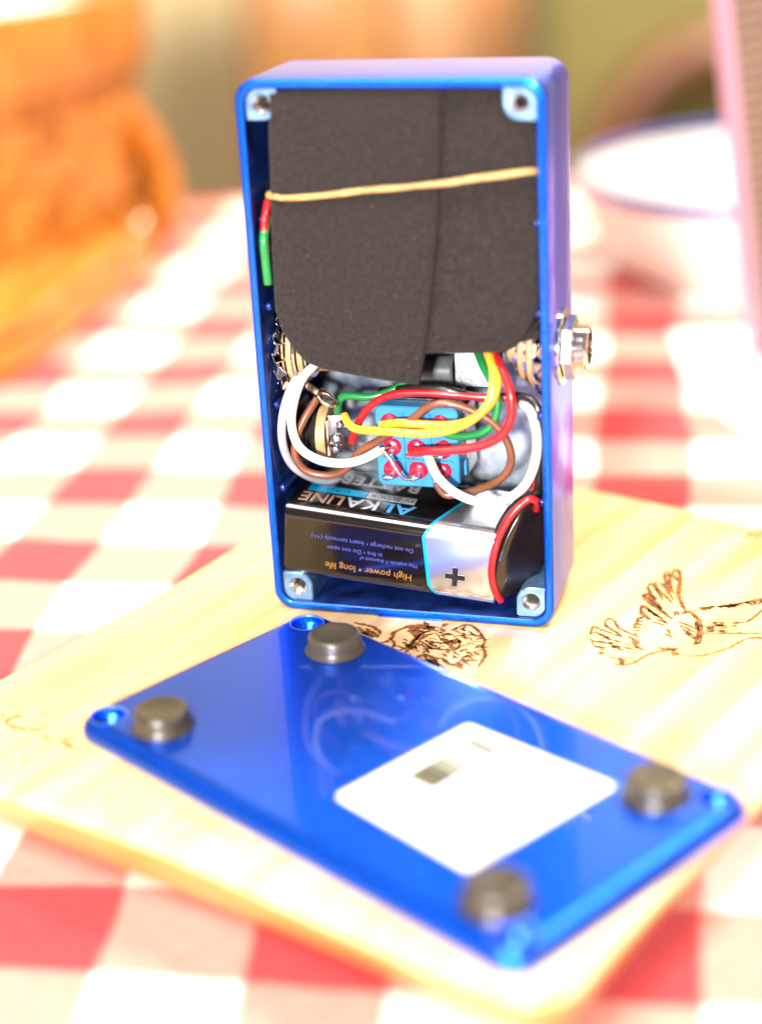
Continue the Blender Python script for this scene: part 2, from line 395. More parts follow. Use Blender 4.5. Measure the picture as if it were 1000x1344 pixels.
drop(rows[-1], (0, 1)); drop(rows[0][::-1], (0, -1)); drop([r[0] for r in rows], (-1, 0)); drop([r[-1] for r in rows][::-1], (1, 0))
o = finish('tablecloth', bm, GING, smooth=60)
md = o.modifiers.new('s', 'SOLIDIFY'); md.thickness = .0006; md.offset = -1
tag(o, 'red and white gingham cotton tablecloth spread under everything', 'tablecloth')

# ------------------------------------------------------------------ cutting board (axes a, b turned -36.87 degrees)
A0, A1, B0, B1 = -254.0, -105.5, 178.0, 351.0
TH = math.atan2(-.6, .8)
cx, cy = (A0+A1)/2, (B0+B1)/2
bc = Vector((cx*.8+cy*.6, -cx*.6+cy*.8, 0))
board = thing('cutting_board', 'pale wooden board with burnt animal drawings lying on the gingham cloth', 'cutting board', loc=(bc.x, bc.y, -15), rz=TH)
bm = bmesh.new(); loops = []
hx, hy = (A1-A0)/2, (B1-B0)/2
for ins, z in ((8.5, 0), (7.2, 1.4), (5.0, 4), (2.8, 8), (1.0, 11.4), (.4, 13.2), (.9, 14.4), (2.2, 15)):
    loops.append([(x + (.5*math.sin(y*.045+z*.1) if abs(x) > hx-6 else 0), y + (.6*math.sin(x*.05+1+z*.1) if abs(y) > hy-6 else 0), z) for x, y in
                  [q for q in rrect(hx-ins, hy-ins, 9-min(ins, 3), 8)]])
def densify(L):
    out = []
    for i in range(len(L)):
        a, b = Vector(L[i]), Vector(L[(i+1) % len(L)]); n = max(1, int((b-a).length/6))
        out.append((a, b, n))
    return out
base = densify(loops[2]); ns = [q[2] for q in base]
def dens2(L):
    out = []
    for i in range(len(L)):
        a, b = Vector(L[i]), Vector(L[(i+1) % len(L)])
        for k in range(ns[i]):
            p = a.lerp(b, k/ns[i]); t = p.y*.045+p.x*.05
            out.append(p)
    return out
def wavy(p):
    e = max(abs(p.x)-(hx-8), 0)/8*.9*math.sin(p.y*.06+p.z*.12+.7) ; f = max(abs(p.y)-(hy-8), 0)/8*1.1*math.sin(p.x*.055+p.z*.14)
    return Vector((p.x+e, p.y+f, p.z))
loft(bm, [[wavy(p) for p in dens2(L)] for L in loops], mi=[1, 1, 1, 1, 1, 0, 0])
SHADEW = wood_mat('shaded_edge_wood', (.58, .29, .095), (.42, .17, .04), 14, (3, 3, 30))  # board sides darker: their shade is put into the wood colour
finish('slab', bm, [BOARD, SHADEW], board, smooth=50)
bMI = (Matrix.Translation(bc+Vector((0, 0, -15))) @ Matrix.Rotation(TH, 4, 'Z')).inverted()

def strokes(name, lines, sx, ox, oy, label, wmul=1.0, ink=None):
    bm = bmesh.new()
    for ln in lines:
        wd = ln[0]; pts = ln[1:]
        P = []
        for (x, y) in pts:
            q = bMI @ at(ox+x/sx, oy+y/sx, 0.0); P.append(Vector((q.x, q.y, 15)))
        if len(P) == 1: P.append(P[0]+Vector((.5, .3, 0)))
        S = catmull(P, 7)
        S = [s+Vector((noise.noise(s*1.7+Vector((wd, 0, 0)))*.22, noise.noise(s*1.7+Vector((5, wd, 0)))*.22, 0)) for s in S]
        n = len(S); L0, L1 = [], []
        for i, p in enumerate(S):
            t = (S[min(i+1, n-1)]-S[max(i-1, 0)]); t = t.normalized() if t.length > 0 else Vector((1, 0, 0))
            nn = Vector((-t.y, t.x, 0))
            e = min(i, n-1-i)/max(n-1, 1)*2
            h = wd*wmul*.66*(.45+.55*min(1, e*2.2))*(.75+.5*noise.noise(p*2.1))
            h = max(h, .05)
            L0.append(p+nn*h); L1.append(p-nn*h)
        hal = 1.9
        M0 = [(a+b)/2 for a, b in zip(L0, L1)]
        n0 = len(bm.faces)
        loft(bm, [[M0[i]+(L0[i]-M0[i])*hal, M0[i]+(L0[i]-M0[i])*hal+Vector((0, 0, .02)), M0[i]+(L1[i]-M0[i])*hal+Vector((0, 0, .02)), M0[i]+(L1[i]-M0[i])*hal] for i in range(n)])
        bm.faces.ensure_lookup_table()
        for f in bm.faces[n0:]: f.material_index = 1
        up_ = Vector((0, 0, .05))
        loft(bm, [[a for a in (L0[i], L0[i]+up_, L1[i]+up_, L1[i])] for i in range(n)])
    return finish(name, bm, [ink or BURN, SCORCH], board, smooth=0, label=label)
FAINT = mat('faint_burn', (.24, .085, .018), .8, var=.5, vscale=600, col2=(.45, .21, .06))
bird = [
 (.5, (60, 470), (75, 430), (110, 440), (150, 455), (230, 485)), (.6, (140, 400), (165, 385), (190, 395), (215, 430), (280, 465), (330, 485)),
 (.6, (140, 400), (150, 425), (180, 445), (240, 485)), (.45, (60, 470), (90, 460), (140, 480), (190, 490)), (.45, (55, 495), (90, 510), (150, 520), (190, 520)),
 (.4, (70, 510), (85, 535), (130, 545), (160, 540)), (.9, (105, 570), (140, 575)), (.5, (160, 595), (200, 600), (240, 600)), (.9, (160, 525), (185, 515)),
 (.6, (190, 625), (225, 640), (300, 625), (360, 590), (420, 570), (470, 560), (545, 550)), (.9, (225, 600), (235, 620), (225, 640)),
 (.7, (290, 500), (310, 530), (350, 560)), (.6, (300, 495), (330, 520)), (.5, (300, 440), (310, 410), (330, 380), (350, 385)),
 (.5, (303, 452), (332, 452)), (.5, (308, 432), (337, 436)), (.5, (313, 412), (342, 418)), (.5, (320, 395), (350, 402)), (.45, (300, 470), (325, 468)),
 (.8, (335, 330), (350, 315), (375, 330), (430, 370), (480, 410)), (.8, (335, 330), (345, 355), (380, 385), (400, 385)), (.5, (375, 330), (410, 360), (440, 375)),
 (.9, (345, 255), (365, 250), (395, 270), (430, 310), (455, 335)), (1.0, (345, 255), (370, 285), (420, 320), (510, 385)),
 (.6, (375, 205), (400, 195), (430, 240), (460, 290)), (.8, (375, 205), (385, 235), (420, 280)), (.6, (415, 185), (445, 190), (480, 230), (515, 280)),
 (.7, (415, 185), (430, 220), (480, 270), (510, 300)), (.6, (465, 135), (490, 130), (500, 190), (515, 250)), (.7, (465, 135), (475, 185), (500, 240)),
 (.9, (510, 125), (530, 115), (550, 135), (550, 200), (545, 260), (565, 310), (590, 355)), (.6, (510, 125), (525, 165), (545, 180)), (.7, (590, 355), (555, 350)),
 (1.0, (600, 340), (630, 365), (655, 400), (665, 460), (660, 520)), (.6, (640, 400), (650, 450), (635, 520)), (.8, (615, 525), (660, 520)),
 (.5, (545, 400), (640, 440)), (.5, (550, 420), (635, 460)), (.5, (560, 440), (630, 480)), (.5, (580, 460), (635, 500)), (.5, (520, 345), (525, 370)), (.5, (540, 340), (540, 365)),
 (.9, (430, 545), (480, 550), (540, 550)), (1.2, (500, 575), (545, 578)), (.5, (545, 580), (640, 590), (740, 570), (830, 540), (880, 510), (930, 490)),
 (1.0, (930, 490), (990, 490), (1050, 500), (1120, 510)), (.5, (630, 345), (690, 325), (760, 320), (850, 310), (900, 295)), (1.0, (760, 320), (850, 312), (900, 298), (1000, 280), (1080, 270)),
 (.5, (880, 405), (930, 395), (1000, 340), (1050, 330)), (.5, (680, 465), (850, 465), (1000, 465), (1080, 468)),
 (.5, (480, 440), (500, 470)), (.5, (470, 470), (510, 485)), (.4, (400, 400), (470, 420)), (.4, (430, 390), (490, 410)), (.5, (270, 480), (300, 500)), (.5, (200, 540), (240, 560)), (.4, (250, 600), (310, 600)),
]
for k in range(22):
    x = random.uniform(675, 850); y = random.uniform(405 if x > 720 else 430, 462)
    bird.append((random.uniform(.3, .7), (x, y), (x+random.uniform(20, 45), y+random.uniform(-8, 6))))
for k in range(26):
    x = random.uniform(650, 1000); y = 322-(x-690)*.11+random.uniform(-3, 12)
    bird.append((random.uniform(.3, .8), (x, y), (x+random.uniform(10, 30), y+random.uniform(-5, 5))))
for k in range(26):
    x = random.uniform(70, 300); y = 470+(x-70)*.3+random.uniform(-15, 90)*(1-(x-70)/330)
    bird.append((random.uniform(.25, .5), (x, y), (x+random.uniform(20, 50), y+random.uniform(2, 16))))
strokes('burnt_bird_drawing', bird, 4.1667, 760, 720, 'flying bird with fanned tail burnt into the wood')
face = [
 (.7, (110, 125), (160, 135), (220, 150), (260, 175), (270, 195)), (.9, (130, 150), (200, 200)), (.9, (150, 180), (230, 215)), (.8, (180, 160), (240, 190)), (.8, (200, 190), (260, 200)), (.8, (240, 215), (262, 200)),
 (.8, (270, 245), (300, 240), (340, 215), (345, 190), (380, 170), (430, 150), (500, 140), (560, 130)), (.6, (330, 220), (350, 250), (340, 280), (380, 290)),
 (.6, (410, 310), (470, 240), (520, 190), (580, 170), (640, 190)), (.5, (420, 300), (480, 260), (530, 210), (600, 185)), (.6, (380, 290), (430, 270), (500, 200), (540, 180)), (1.4, (430, 180), (480, 160), (530, 150), (600, 160)), (1.8, (450, 192), (520, 172)),
 (1.6, (695, 228), (745, 242)), (.6, (690, 170), (740, 150), (800, 140), (850, 170), (880, 210), (895, 230)), (.6, (895, 230), (880, 270), (895, 310), (880, 350), (850, 390)),
 (.5, (600, 190), (640, 230), (700, 270), (740, 280)), (.45, (520, 260), (600, 280), (690, 290)), (.5, (560, 240), (650, 245), (700, 230)), (.5, (760, 360), (800, 350), (850, 350)), (.5, (660, 370), (720, 380), (760, 400)),
 (.9, (480, 330), (540, 320), (590, 340), (615, 385)), (.8, (500, 350), (560, 355), (600, 390)), (.7, (540, 340), (580, 370), (590, 395)), (1.0, (840, 265), (855, 272)), (.9, (830, 205), (850, 200)), (1.2, (640, 135), (670, 140)), (.5, (530, 115), (560, 160)),
 (.5, (350, 260), (420, 280)), (.5, (720, 290), (745, 250), (720, 215)),
]
for k in range(150):
    x = random.uniform(400, 870); y = random.uniform(150, 380)
    if (x-640)**2/250**2+(y-265)**2/125**2 > 1: continue
    a = random.uniform(-.3, .7); l = random.uniform(18, 60)
    face.append((random.uniform(.22, .5), (x, y), (x+l*.5*math.cos(a), y+l*.5*math.sin(a)-4), (x+l*math.cos(a), y+l*math.sin(a))))
strokes('burnt_animal_face', face, 4.545, 440, 790, 'shaggy animal face burnt into the wood')
sq = [(.9, (40, 250), (55, 225), (110, 205), (165, 205)), (.6, (280, 180), (330, 175)), (1.0, (40, 250), (100, 275), (180, 290), (240, 290), (310, 265)), (1.1, (270, 340), (330, 345)), (1.0, (390, 370), (440, 385), (470, 400)),
      (.9, (0, 202), (30, 198)), (.9, (55, 490), (70, 500)), (.9, (150, 485), (170, 497)), (1.2, (710, 735), (730, 748)), (.6, (410, 345), (480, 350)), (.6, (420, 395), (480, 412), (520, 400)), (.5, (690, 700), (715, 720)),
      (.5, (1130, 790), (1200, 840), (1290, 880)), (.6, (1250, 860), (1330, 905), (1420, 950)), (.5, (1400, 930), (1500, 985)), (.5, (1480, 985), (1600, 1040))]
strokes('burnt_scrolls', sq, 5, 0, 900, 'scattered burnt scroll lines', .8, FAINT)
sq2 = [(1.0, (512, 832), (522, 832)), (.8, (550, 845), (590, 838), (615, 852)), (1.0, (590, 862), (615, 850), (647, 838), (700, 830)), (.9, (620, 870), (650, 850), (690, 880))]
strokes('burnt_scrolls', sq2, 2.489, 740, 360, 'small burnt flourish', .9, FAINT)

# ------------------------------------------------------------------ pedal
WH, HH = 30.3, 56.0          # half width, half height
DEP, WALL = 28.6, 1.8
pedal = thing('guitar_pedal', 'open metallic blue guitar effects pedal standing upright showing its wiring', 'guitar pedal', matrix=MB)
def rr3(hx, hz, r, y, n=7): return [(x, y, z+HH) for x, z in rrect(hx, hz, r, n)]
bm = bmesh.new()
loops = [rr3(WH-2.4-WALL, HH-2.4-WALL, 1.6, 26.4), rr3(WH-WALL-.9, HH-WALL-.9, 2.2, 26.0), rr3(WH-WALL-.45, HH-WALL-.45, 2.6, 24.5), rr3(WH-WALL-.1, HH-WALL-.1, 3.2, .45), rr3(WH-WALL+.1, HH-WALL+.1, 3.2, .12), rr3(WH-WALL+.3, HH-WALL+.3, 3.3, 0),
         rr3(WH-.7, HH-.7, 4.0, 0), rr3(WH-.35, HH-.35, 4.3, .1), rr3(WH-.1, HH-.1, 4.4, .35), rr3(WH, HH, 4.5, .8), rr3(WH-.18, HH-.18, 4.4, 24.6), rr3(WH-.4, HH-.4, 4.3, 26.2), rr3(WH-1.0, HH-1.0, 4.0, 27.5), rr3(WH-1.9, HH-1.9, 3.4, 28.3), rr3(WH-3.1, HH-3.1, 2.6, DEP)]
mi = [1, 1, 1, 1, 0, 0, 0, 0, 0, 0, 0, 0, 0, 0]
rows = loft(bm, loops, True, True, True, mi)
finish('shell', bm, [BLUE, BLUE_IN], pedal, smooth=40)
bm = bmesh.new(); g = []
nx, nz = 26, 46
vv = [[bm.verts.new((-25.6+51.2*i/nx, 26.05+noise.noise(Vector((i*.5, j*.5, 1)))*.18, 4.4+103.2*j/nz)) for i in range(nx+1)] for j in range(nz+1)]
for j in range(nz):
    for i in range(nx): bm.faces.new((vv[j][i], vv[j][i+1], vv[j+1][i+1], vv[j+1][i]))
finish('deck_panel', bm, DECK, pedal, smooth=60, label='mottled bare silver metal inside of the pedal face')
# corner posts with threaded holes
def post(px_, pz, wx, wz):
    bm = bmesh.new(); n = 40; L0, L1, L2 = [], [], []
    rr_ = 3.15
    for k in range(n):
        a = 2*math.pi*k/n; c, s = math.cos(a), math.sin(a)
        lim = 1e9
        tx = (wx-px_); tz = (wz-pz)
        outx = c*tx > 0; outz = s*tz > 0
        if not outx and not outz: r = rr_
        else:
            r = 1e9
            if outx: r = min(r, abs(tx/c) if abs(c) > 1e-6 else 1e9)
            if outz: r = min(r, abs(tz/s) if abs(s) > 1e-6 else 1e9)
            if outx and not outz: r = min(r, rr_/abs(s) if abs(s) > 1e-6 else 1e9)
            if outz and not outx: r = min(r, rr_/abs(c) if abs(c) > 1e-6 else 1e9)
        L0.append((px_+r*c, 25.5, pz+r*s)); L1.append((px_+r*c, 1.35, pz+r*s)); L2.append((px_+(r-.25)*c, 1.05, pz+(r-.25)*s))
    def circ(r, y): return [(px_+r*math.cos(2*math.pi*k/n), y, pz+r*math.sin(2*math.pi*k/n)) for k in range(n)]
    loft(bm, [L0, L1, L2, circ(1.95, 1.05)], False, False)
    o = finish('corner_post', bm, POST, pedal, smooth=30)
    bm = bmesh.new(); L = [circ(1.95, 1.05), circ(1.75, 1.4)]
    y = 1.5
    for t in range(12): L += [circ(1.72, y), circ(1.45, y+.3)]; y += .6
    L += [circ(1.4, y)]
    loft(bm, L, False, True); finish('threaded_hole', bm, SOLDER, o, smooth=20)
for (a, b) in ((-25.1, 107.0), (25.2, 107.0), (-25.1, 5.2), (25.4, 5.4)):
    post(a, b, math.copysign(28.4, a), 110.1 if b > 50 else 1.9)
# wall ribs
for zz in (26.8, 45.2, 66.2, 84.0):
    for s in (-1, 1):
        bm = bmesh.new(); add_box(bm, (s*27.6, 13.5, zz), (1.6, 22, 1.7), bev=.6, seg=3); finish('rib', bm, BLUE_IN, pedal)
# cast tab on the lower rim
bm = bmesh.new(); add_box(bm, (-.3, .55, .12), (14, 1.5, .5), bev=.1); finish('rim_tab', bm, BLUE, pedal)

# ---- jacks
def ring(bm, x0, x1, r0, r1, c, n=40):
    lathe(bm, [(r0, x0), (r1, x0), (r1+.12, x0+(x1-x0)*.2), (r1+.12, x1-(x1-x0)*.2), (r1, x1), (r0, x1), (r0, x0)], 'X', c, n, False, False)
def jack(side, zc, yc=13.0):
    s = side; W0 = s*28.1
    e = bpy.data.objects.new('socket_jack', None); C.objects.link(e); e.parent = pedal; e.empty_display_size = .005
    c = (0, yc, zc)
    # toothed lock washer against the inner wall
    bm = bmesh.new(); ring(bm, W0-s*1.0, W0-s*.4, 5, 8.0, c)
    for k in range(30):
        a = 2*math.pi*(k//2)/15 + (.2 if k % 2 else 0)
        Rm = Matrix.Rotation(a, 3, 'X') @ Matrix.Rotation(.7 if k % 2 else -.5, 3, 'Z') @ Matrix.Rotation(.6 if k % 2 else -.3, 3, 'Y')
        rd = 8.3 if k % 2 else 9.2
        add_box(bm, (W0-s*(1.3 if k % 2 else .8), yc+rd*math.cos(a), zc+rd*math.sin(a)), (.45, 3.0, 2.2), Rm, .1, 1)
    finish('lock_washer', bm, CHROME, e, smooth=25)
    # bushing and stack of wafers
    bm = bmesh.new(); lathe(bm, [(4.7, W0+s*.2), (4.7, W0-s*3)], 'X', c, 32); finish('bushing', bm, CHROME, e)
    for x0, r1, mt in ((1.7, 8.2, BRASS), (2.5, 7.9, TAN), (3.8, 7.8, CHROME), (4.5, 6.9, TAN), (5.8, 6.4, CHROME), (6.5, 5.2, BRASS)):
        bm = bmesh.new(); ring(bm, W0-s*x0, W0-s*(x0+(1.15 if mt is TAN else .5)), 1.5, r1, c); finish('wafer', bm, mt, e)
    bm = bmesh.new(); lathe(bm, [(.1, W0-s*6.4), (3.4, W0-s*6.4), (3.4, W0-s*8.3), (2.8, W0-s*8.8), (.1, W0-s*8.8)], 'X', c, 24); finish('wafer', bm, TAN, e)
    # spring contacts
    for a0, ln in ((.6, 15), (2.4, 14)):
        bm = bmesh.new()
        P = [Vector((W0-s*5.5, yc+5*math.cos(a0), zc+5*math.sin(a0))), Vector((W0-s*8, yc+5.8*math.cos(a0), zc+5.8*math.sin(a0))), Vector((W0-s*ln, yc+4.2*math.cos(a0), zc+4.2*math.sin(a0))), Vector((W0-s*(ln+1.2), yc+2.6*math.cos(a0), zc+2.6*math.sin(a0)))]
        tube(bm, catmull(P, 6), .28, 8, sx=5); finish('spring_contact', bm, BRASS, e)
    if s < 0: return e
    # outside: washer, hexagonal nut, threaded tip
    xo = s*30.15
    bm = bmesh.new(); ring(bm, xo, xo+s*.7, 4.8, 7.6, c); finish('washer', bm, CHROME, e)
    bm = bmesh.new(); L = []
    for dx, r in ((.75, 6.0), (.95, 6.5), (2.7, 6.5), (2.95, 6.0)):
        L.append([(xo+s*dx, yc+r*math.cos(R(60*k+12)), zc+r*math.sin(R(60*k+12))) for k in range(6)])
    loft(bm, L); finish('nut', bm, CHROME, e, smooth=20)
    bm = bmesh.new(); pr = []
    x = xo
    for t in range(9): pr += [(4.75, x+s*.05), (4.35, x+s*.33)]; x += s*.62
    pr += [(4.2, x), (3.3, x+s*.05), (3.2, x-s*4)]
    lathe(bm, pr, 'X', c, 32, False, True); finish('threaded_tip', bm, CHROME, e, smooth=25)
    return e
jr = jack(1, 56.5, 13.5); jr['label'] = 'metal socket jack with hexagonal nut on the outer right wall'
jl = jack(-1, 55.0, 13.0); jl['label'] = 'metal socket jack with toothed lock washer on the left wall'
# solder lug of the left jack (open oval eye)
bm = bmesh.new()
P = [inbox(x, y, d) for x, y, d in ((402, 505, 8), (412, 512, 7), (420, 518, 6.2), (430, 523, 5.8), (438, 530, 5.8))]
ey = inbox(429, 521, 6)
tube(bm, [P[0], P[1], P[2]], .45, 8, sx=2.0)
ax = (P[4]-P[2]).normalized(); sd = Vector((.25, .85, .35)).normalized()
mid = (P[2]+P[4])/2
tube(bm, [mid+ax*(2.1*math.cos(t))+sd*(1.25*math.sin(t)) for t in [2*math.pi*k/24 for k in range(24)]], .38, 8, closed=True, sx=1.3)
finish('solder_lug', bm, BRASS, jl)
# DC power socket
e = bpy.data.objects.new('power_socket', None); C.objects.link(e); e.parent = pedal; e.empty_display_size = .005
c = (0, 13.2, 36.2)
bm = bmesh.new(); pr = [(5.4, -28.2), (5.4, -26)]; x = -26
for t in range(5): pr += [(5.7, x+.1), (5.4, x+.55)]; x += .8
pr += [(6.6, -21.9), (6.7, -21.2), (6.2, -20.6)]
lathe(bm, pr, 'X', c, 40); finish('barrel', bm, BLACK, e, smooth=25)
bm = bmesh.new(); lathe(bm, [(.1, -21.3), (6.5, -21.3), (6.5, -19.3), (6.3, -19.0), (.1, -19.0)], 'X', c, 40); finish('fibre_disc', bm, TAN, e)
bm = bmesh.new(); lathe(bm, [(.1, -28.2), (8.0, -28.2), (8.0, -25.8), (7.4, -25.2), (.1, -25.2)], 'X', c, 6); finish('nut', bm, BLACK, e, smooth=20)
for (dy, dz, w_, h_, l_) in ((-3.2, 3.6, .5, 3.0, 4.5), (-3.6, -1.0, 2.6, .5, 3.4), (2.0, -3.2, .5, 2.6, 4.2)):
    bm = bmesh.new(); add_box(bm, (-19.0+l_/2, 13.2+dy, 36.2+dz), (l_, w_, h_), Matrix.Rotation(.25*dz/3, 3, 'Z'), .12, 1); finish('solder_tab', bm, CHROME, e, smooth=25)
bm = bmesh.new(); add_box(bm, (-18.4, 10.2, 36.6), (.6, 5.6, 7.6), None, .15, 1); finish('contact_plate', bm, CHROME, e)
for q in ((-16.8, 8.6, 36.4, 1.3), (-17.2, 9.2, 33.8, 1.1), (-16.2, 9.8, 39.2, .9)):
    bm = bmesh.new(); bmesh.ops.create_icosphere(bm, subdivisions=3, radius=q[3])
    for v in bm.verts: v.co = v.co*(1+.25*noise.noise(v.co*1.4+Vector(q[:3]))) + Vector(q[:3])
    finish('solder_blob', bm, SOLDER, e, smooth=60)

# ---- footswitch
sw = bpy.data.objects.new('footswitch', None); C.objects.link(sw); sw.parent = pedal; sw.empty_display_size = .005
sw['label'] = 'blue footswitch body with nine red sealed solder lugs'
SX, SZ, SY = .7, 35.5, 8.0
bm = bmesh.new()
L = [[(x+SX, y, z+SZ) for x, z in rrect(8.8-i, 8.8-i, 1.5-i*.5, 4)] for i, y in ((0, 12.2), (0, SY+.3), (.3, SY))]
loft(bm, L); finish('lug_plate', bm, SWBLUE, sw, smooth=30)
bm = bmesh.new(); add_box(bm, (SX, 17.0, SZ), (17.0, 10.0, 17.0), None, .8); finish('body', bm, SWSHADE, sw)
bm = bmesh.new(); lathe(bm, [(5.9, 21), (5.9, 26.2)], 'Y', (SX, 0, SZ), 32); finish('bushing', bm, CHROME, sw)
for s in (-1, 1):
    bm = bmesh.new(); add_box(bm, (SX+s*9.0, 16.8, SZ), (.7, 9.2, 15.2), None, .15, 1); br = finish('side_bracket', bm, CHROME, sw)
    for dz in (-5.2, 5.4):
        bm = bmesh.new(); add_box(bm, (SX+s*9.35, 12.0, SZ+dz), (.6, 2.2, 3.2), None, .15, 1); finish('bracket_tab', bm, SWBLUE if dz < 0 else CHROME, br)
bm = bmesh.new(); add_box(bm, (SX, 16.8, SZ+9.0), (15, 8.6, .6), None, .15, 1); finish('side_bracket', bm, CHROME, sw)
for g in (-2.85, 2.85):
    bm = bmesh.new(); add_box(bm, (SX+g, SY-.12, SZ), (.55, .7, 15.0), None, .12, 1); finish('ridge', bm, SWBLUE, sw)
    bm = bmesh.new(); add_box(bm, (SX, SY-.10, SZ+g), (15.2, .62, .55), None, .12, 1); finish('ridge', bm, SWBLUE, sw)
for i, gx in enumerate((-5.3, 0, 5.3)):
    for j, gz in enumerate((5.4, 0, -5.0)):
        cx_, cz_ = SX+gx+random.uniform(-.2, .2), SZ+gz+random.uniform(-.2, .2)
        bm = bmesh.new(); bmesh.ops.create_icosphere(bm, subdivisions=3, radius=1)
        for v in bm.verts:
            k = 1+.16*noise.noise(v.co*1.3+Vector((i*3, j*5, 0)))
            v.co = Vector((cx_+v.co.x*2.05*k, SY-.1+v.co.y*.95, cz_+v.co.z*2.0*k))
        ep = finish('red_seal', bm, EPOXY, sw, smooth=60)
        bm = bmesh.new(); add_box(bm, (cx_-.2, SY-2.0, cz_-.5), (2.1, 3.6, .6), Matrix.Rotation(random.uniform(-.15, .15), 3, 'Y'), .2, 2); finish('lug', bm, SOLDER, ep)
        bm = bmesh.new(); bmesh.ops.create_icosphere(bm, subdivisions=3, radius=1)
        for v in bm.verts:
            k = 1+.3*noise.noise(v.co*1.6+Vector((i*7, j*2, 4)))
            v.co = Vector((cx_-.5+v.co.x*1.15*k, SY-2.6+v.co.y*1.1*k, cz_-.75+v.co.z*.7*k))
        finish('solder_blob', bm, SOLDER, ep, smooth=60)

# grey can and metal plate above the switch
bm = bmesh.new(); lathe(bm, [(.1, -2.6), (2.9, -2.6), (3.2, -2.2), (3.2, 6.0), (2.9, 6.4), (.1, 6.4)], 'X', (0, 19.5, 48.6), 32)
finish('dark_grey_can', bm, mat('dark_grey_plastic', (.12, .13, .14), .35, .2, .2, var=.3, vscale=250), pedal)
bm = bmesh.new(); add_box(bm, (11.0, 21.0, 49.8), (8.6, 6, 8.2), None, .4); finish('pale_metal_block', bm, mat('pale_zinc', (.62, .70, .76), .5, .7, 0, var=.3, vscale=900, bump=.4, bscale=1500), pedal)
bm = bmesh.new(); add_box(bm, (-14, 10.5, 53.5), (22, 1.6, 5), Matrix.Rotation(-.06, 3, 'Y'), .2, 1); finish('circuit_board_edge', bm, mat('brown_board', (.16, .08, .03), .5, 0, .2, var=.4, vscale=300), pedal)

# ---- wires
def wire(col, pts, r=.85, label=None, name='wire', bare=None):
    P = [inbox(*p) for p in pts]
    S = catmull(P, 8)
    for k in range(2):
        S = [S[0]]+[(S[i-1]+S[i]*2+S[i+1])/4 for i in range(1, len(S)-1)]+[S[-1]]
    bm = bmesh.new(); tube(bm, S, r, 14); o = finish(name, bm, col, pedal, smooth=60, label=label)
    if bare:
        for (i, ln) in bare:
            p = S[i]; q = S[i-1] if i else S[1]
            d = (p-S[-4]).normalized() if i else (p-S[3]).normalized()
            bm = bmesh.new(); tube(bm, [p-d*.5, p+d*ln*.5, p+d*ln+Vector((0, .6, -.3))], .38, 8); finish('bare_end', bm, SOLDER, o)
    return o
wire(W_GREY, [(420, 470, 14), (402, 484, 10), (384, 505, 5.5), (372, 540, 3.0), (370, 575, 2.8), (378, 602, 3.6), (394, 619, 6), (420, 630, 12), (450, 632, 18)], .92, 'pale grey wire looping beside the left wall')
wire(W_BROWN, [(424, 512, 9), (414, 526, 7.2), (399, 550, 5.2), (388, 578, 4.0), (388, 600, 3.6), (402, 618, 4.0), (430, 624, 4.6), (454, 616, 4.8), (472, 593, 5.0), (504, 574, 4.6), (538, 552, 3.4), (561, 534, 3.2), (585, 529, 3.4), (615, 537, 3.8), (645, 553, 4.0), (664, 576, 4.0), (671, 602, 4.2), (661, 625, 5), (635, 640, 6.2), (605, 648, 6.6), (584, 649, 6.4), (572, 634, 6.2)], .82, 'brown wire looping across the footswitch')
wire(W_WHITE, [(432, 462, 13), (412, 480, 8), (396, 498, 5.2), (385, 530, 3.0), (383, 560, 2.6), (394, 588, 2.6), (420, 604, 2.8), (452, 608, 3.0), (478, 602, 3.4), (500, 590, 4.4)], .95, 'white wire curving in front of the black power socket', bare=[(-1, 1.6)])
wire(W_WHITE, [(672, 530, 13), (686, 531, 7), (698, 543, 4), (706, 572, 3), (703, 605, 3), (691, 634, 3), (671, 652, 2.8), (645, 660, 2.4), (617, 656, 2.2), (592, 643, 2.2), (574, 625, 2.6), (565, 606, 3.4), (561, 594, 4.4)], .95, 'white wire looping down the right side to the footswitch')
wire(W_GRN, [(443, 540, 10), (445, 526, 9), (455, 519, 8.5), (485, 521, 8.5), (510, 514, 9.5), (532, 502, 11), (540, 488, 14)], .85, 'green wire above the power socket')
wire(W_RED, [(462, 580, 9), (466, 566, 8), (474, 548, 7), (488, 531, 6.4), (510, 519, 6), (541, 515, 6), (585, 517, 6.4), (631, 521, 7.4), (668, 522, 8), (692, 527, 7.6), (706, 545, 6.4), (713, 575, 5.6), (712, 607, 5.6), (704, 635, 6), (698, 655, 8)], .82, 'long red wire running over the footswitch and down the right wall')
wire(W_BLK, [(500, 512, 14), (530, 510, 8.6), (552, 508, 7.4), (585, 511, 6.8), (629, 522, 7.6), (660, 520, 8.2), (680, 519, 7.4), (700, 526, 6.2), (712, 545, 5.4), (717, 575, 4.6), (714, 610, 4.8), (704, 645, 6.2), (690, 660, 9)], .8, 'black wire running over the footswitch and down the right wall')
wire(W_GRN, [(626, 460, 14), (634, 480, 9.5), (648, 505, 6), (653, 528, 4.8), (649, 551, 4.4), (636, 566, 4.2), (614, 572, 4.4), (590, 571, 5), (576, 561, 6)], .85, 'green wire tucked behind the yellow wires')
wire(W_YEL, [(634, 452, 14), (641, 466, 8), (648, 492, 5), (643, 525, 3.2), (624, 548, 2.2), (592, 564, 1.9), (555, 569, 1.8), (520, 567, 1.9), (490, 565, 2.6), (468, 563, 4.2), (457, 555, 6.2), (452, 545, 8)], .88, 'yellow wire reaching left to the power socket')
wire(W_YEL, [(640, 452, 14), (646, 466, 8.5), (653, 492, 5.6), (648, 522, 3.6), (630, 543, 2.8), (604, 556, 2.6), (572, 558, 2.8), (545, 556, 3), (520, 555, 3.4), (500, 558, 4.6)], .88, 'yellow wire ending on the footswitch')
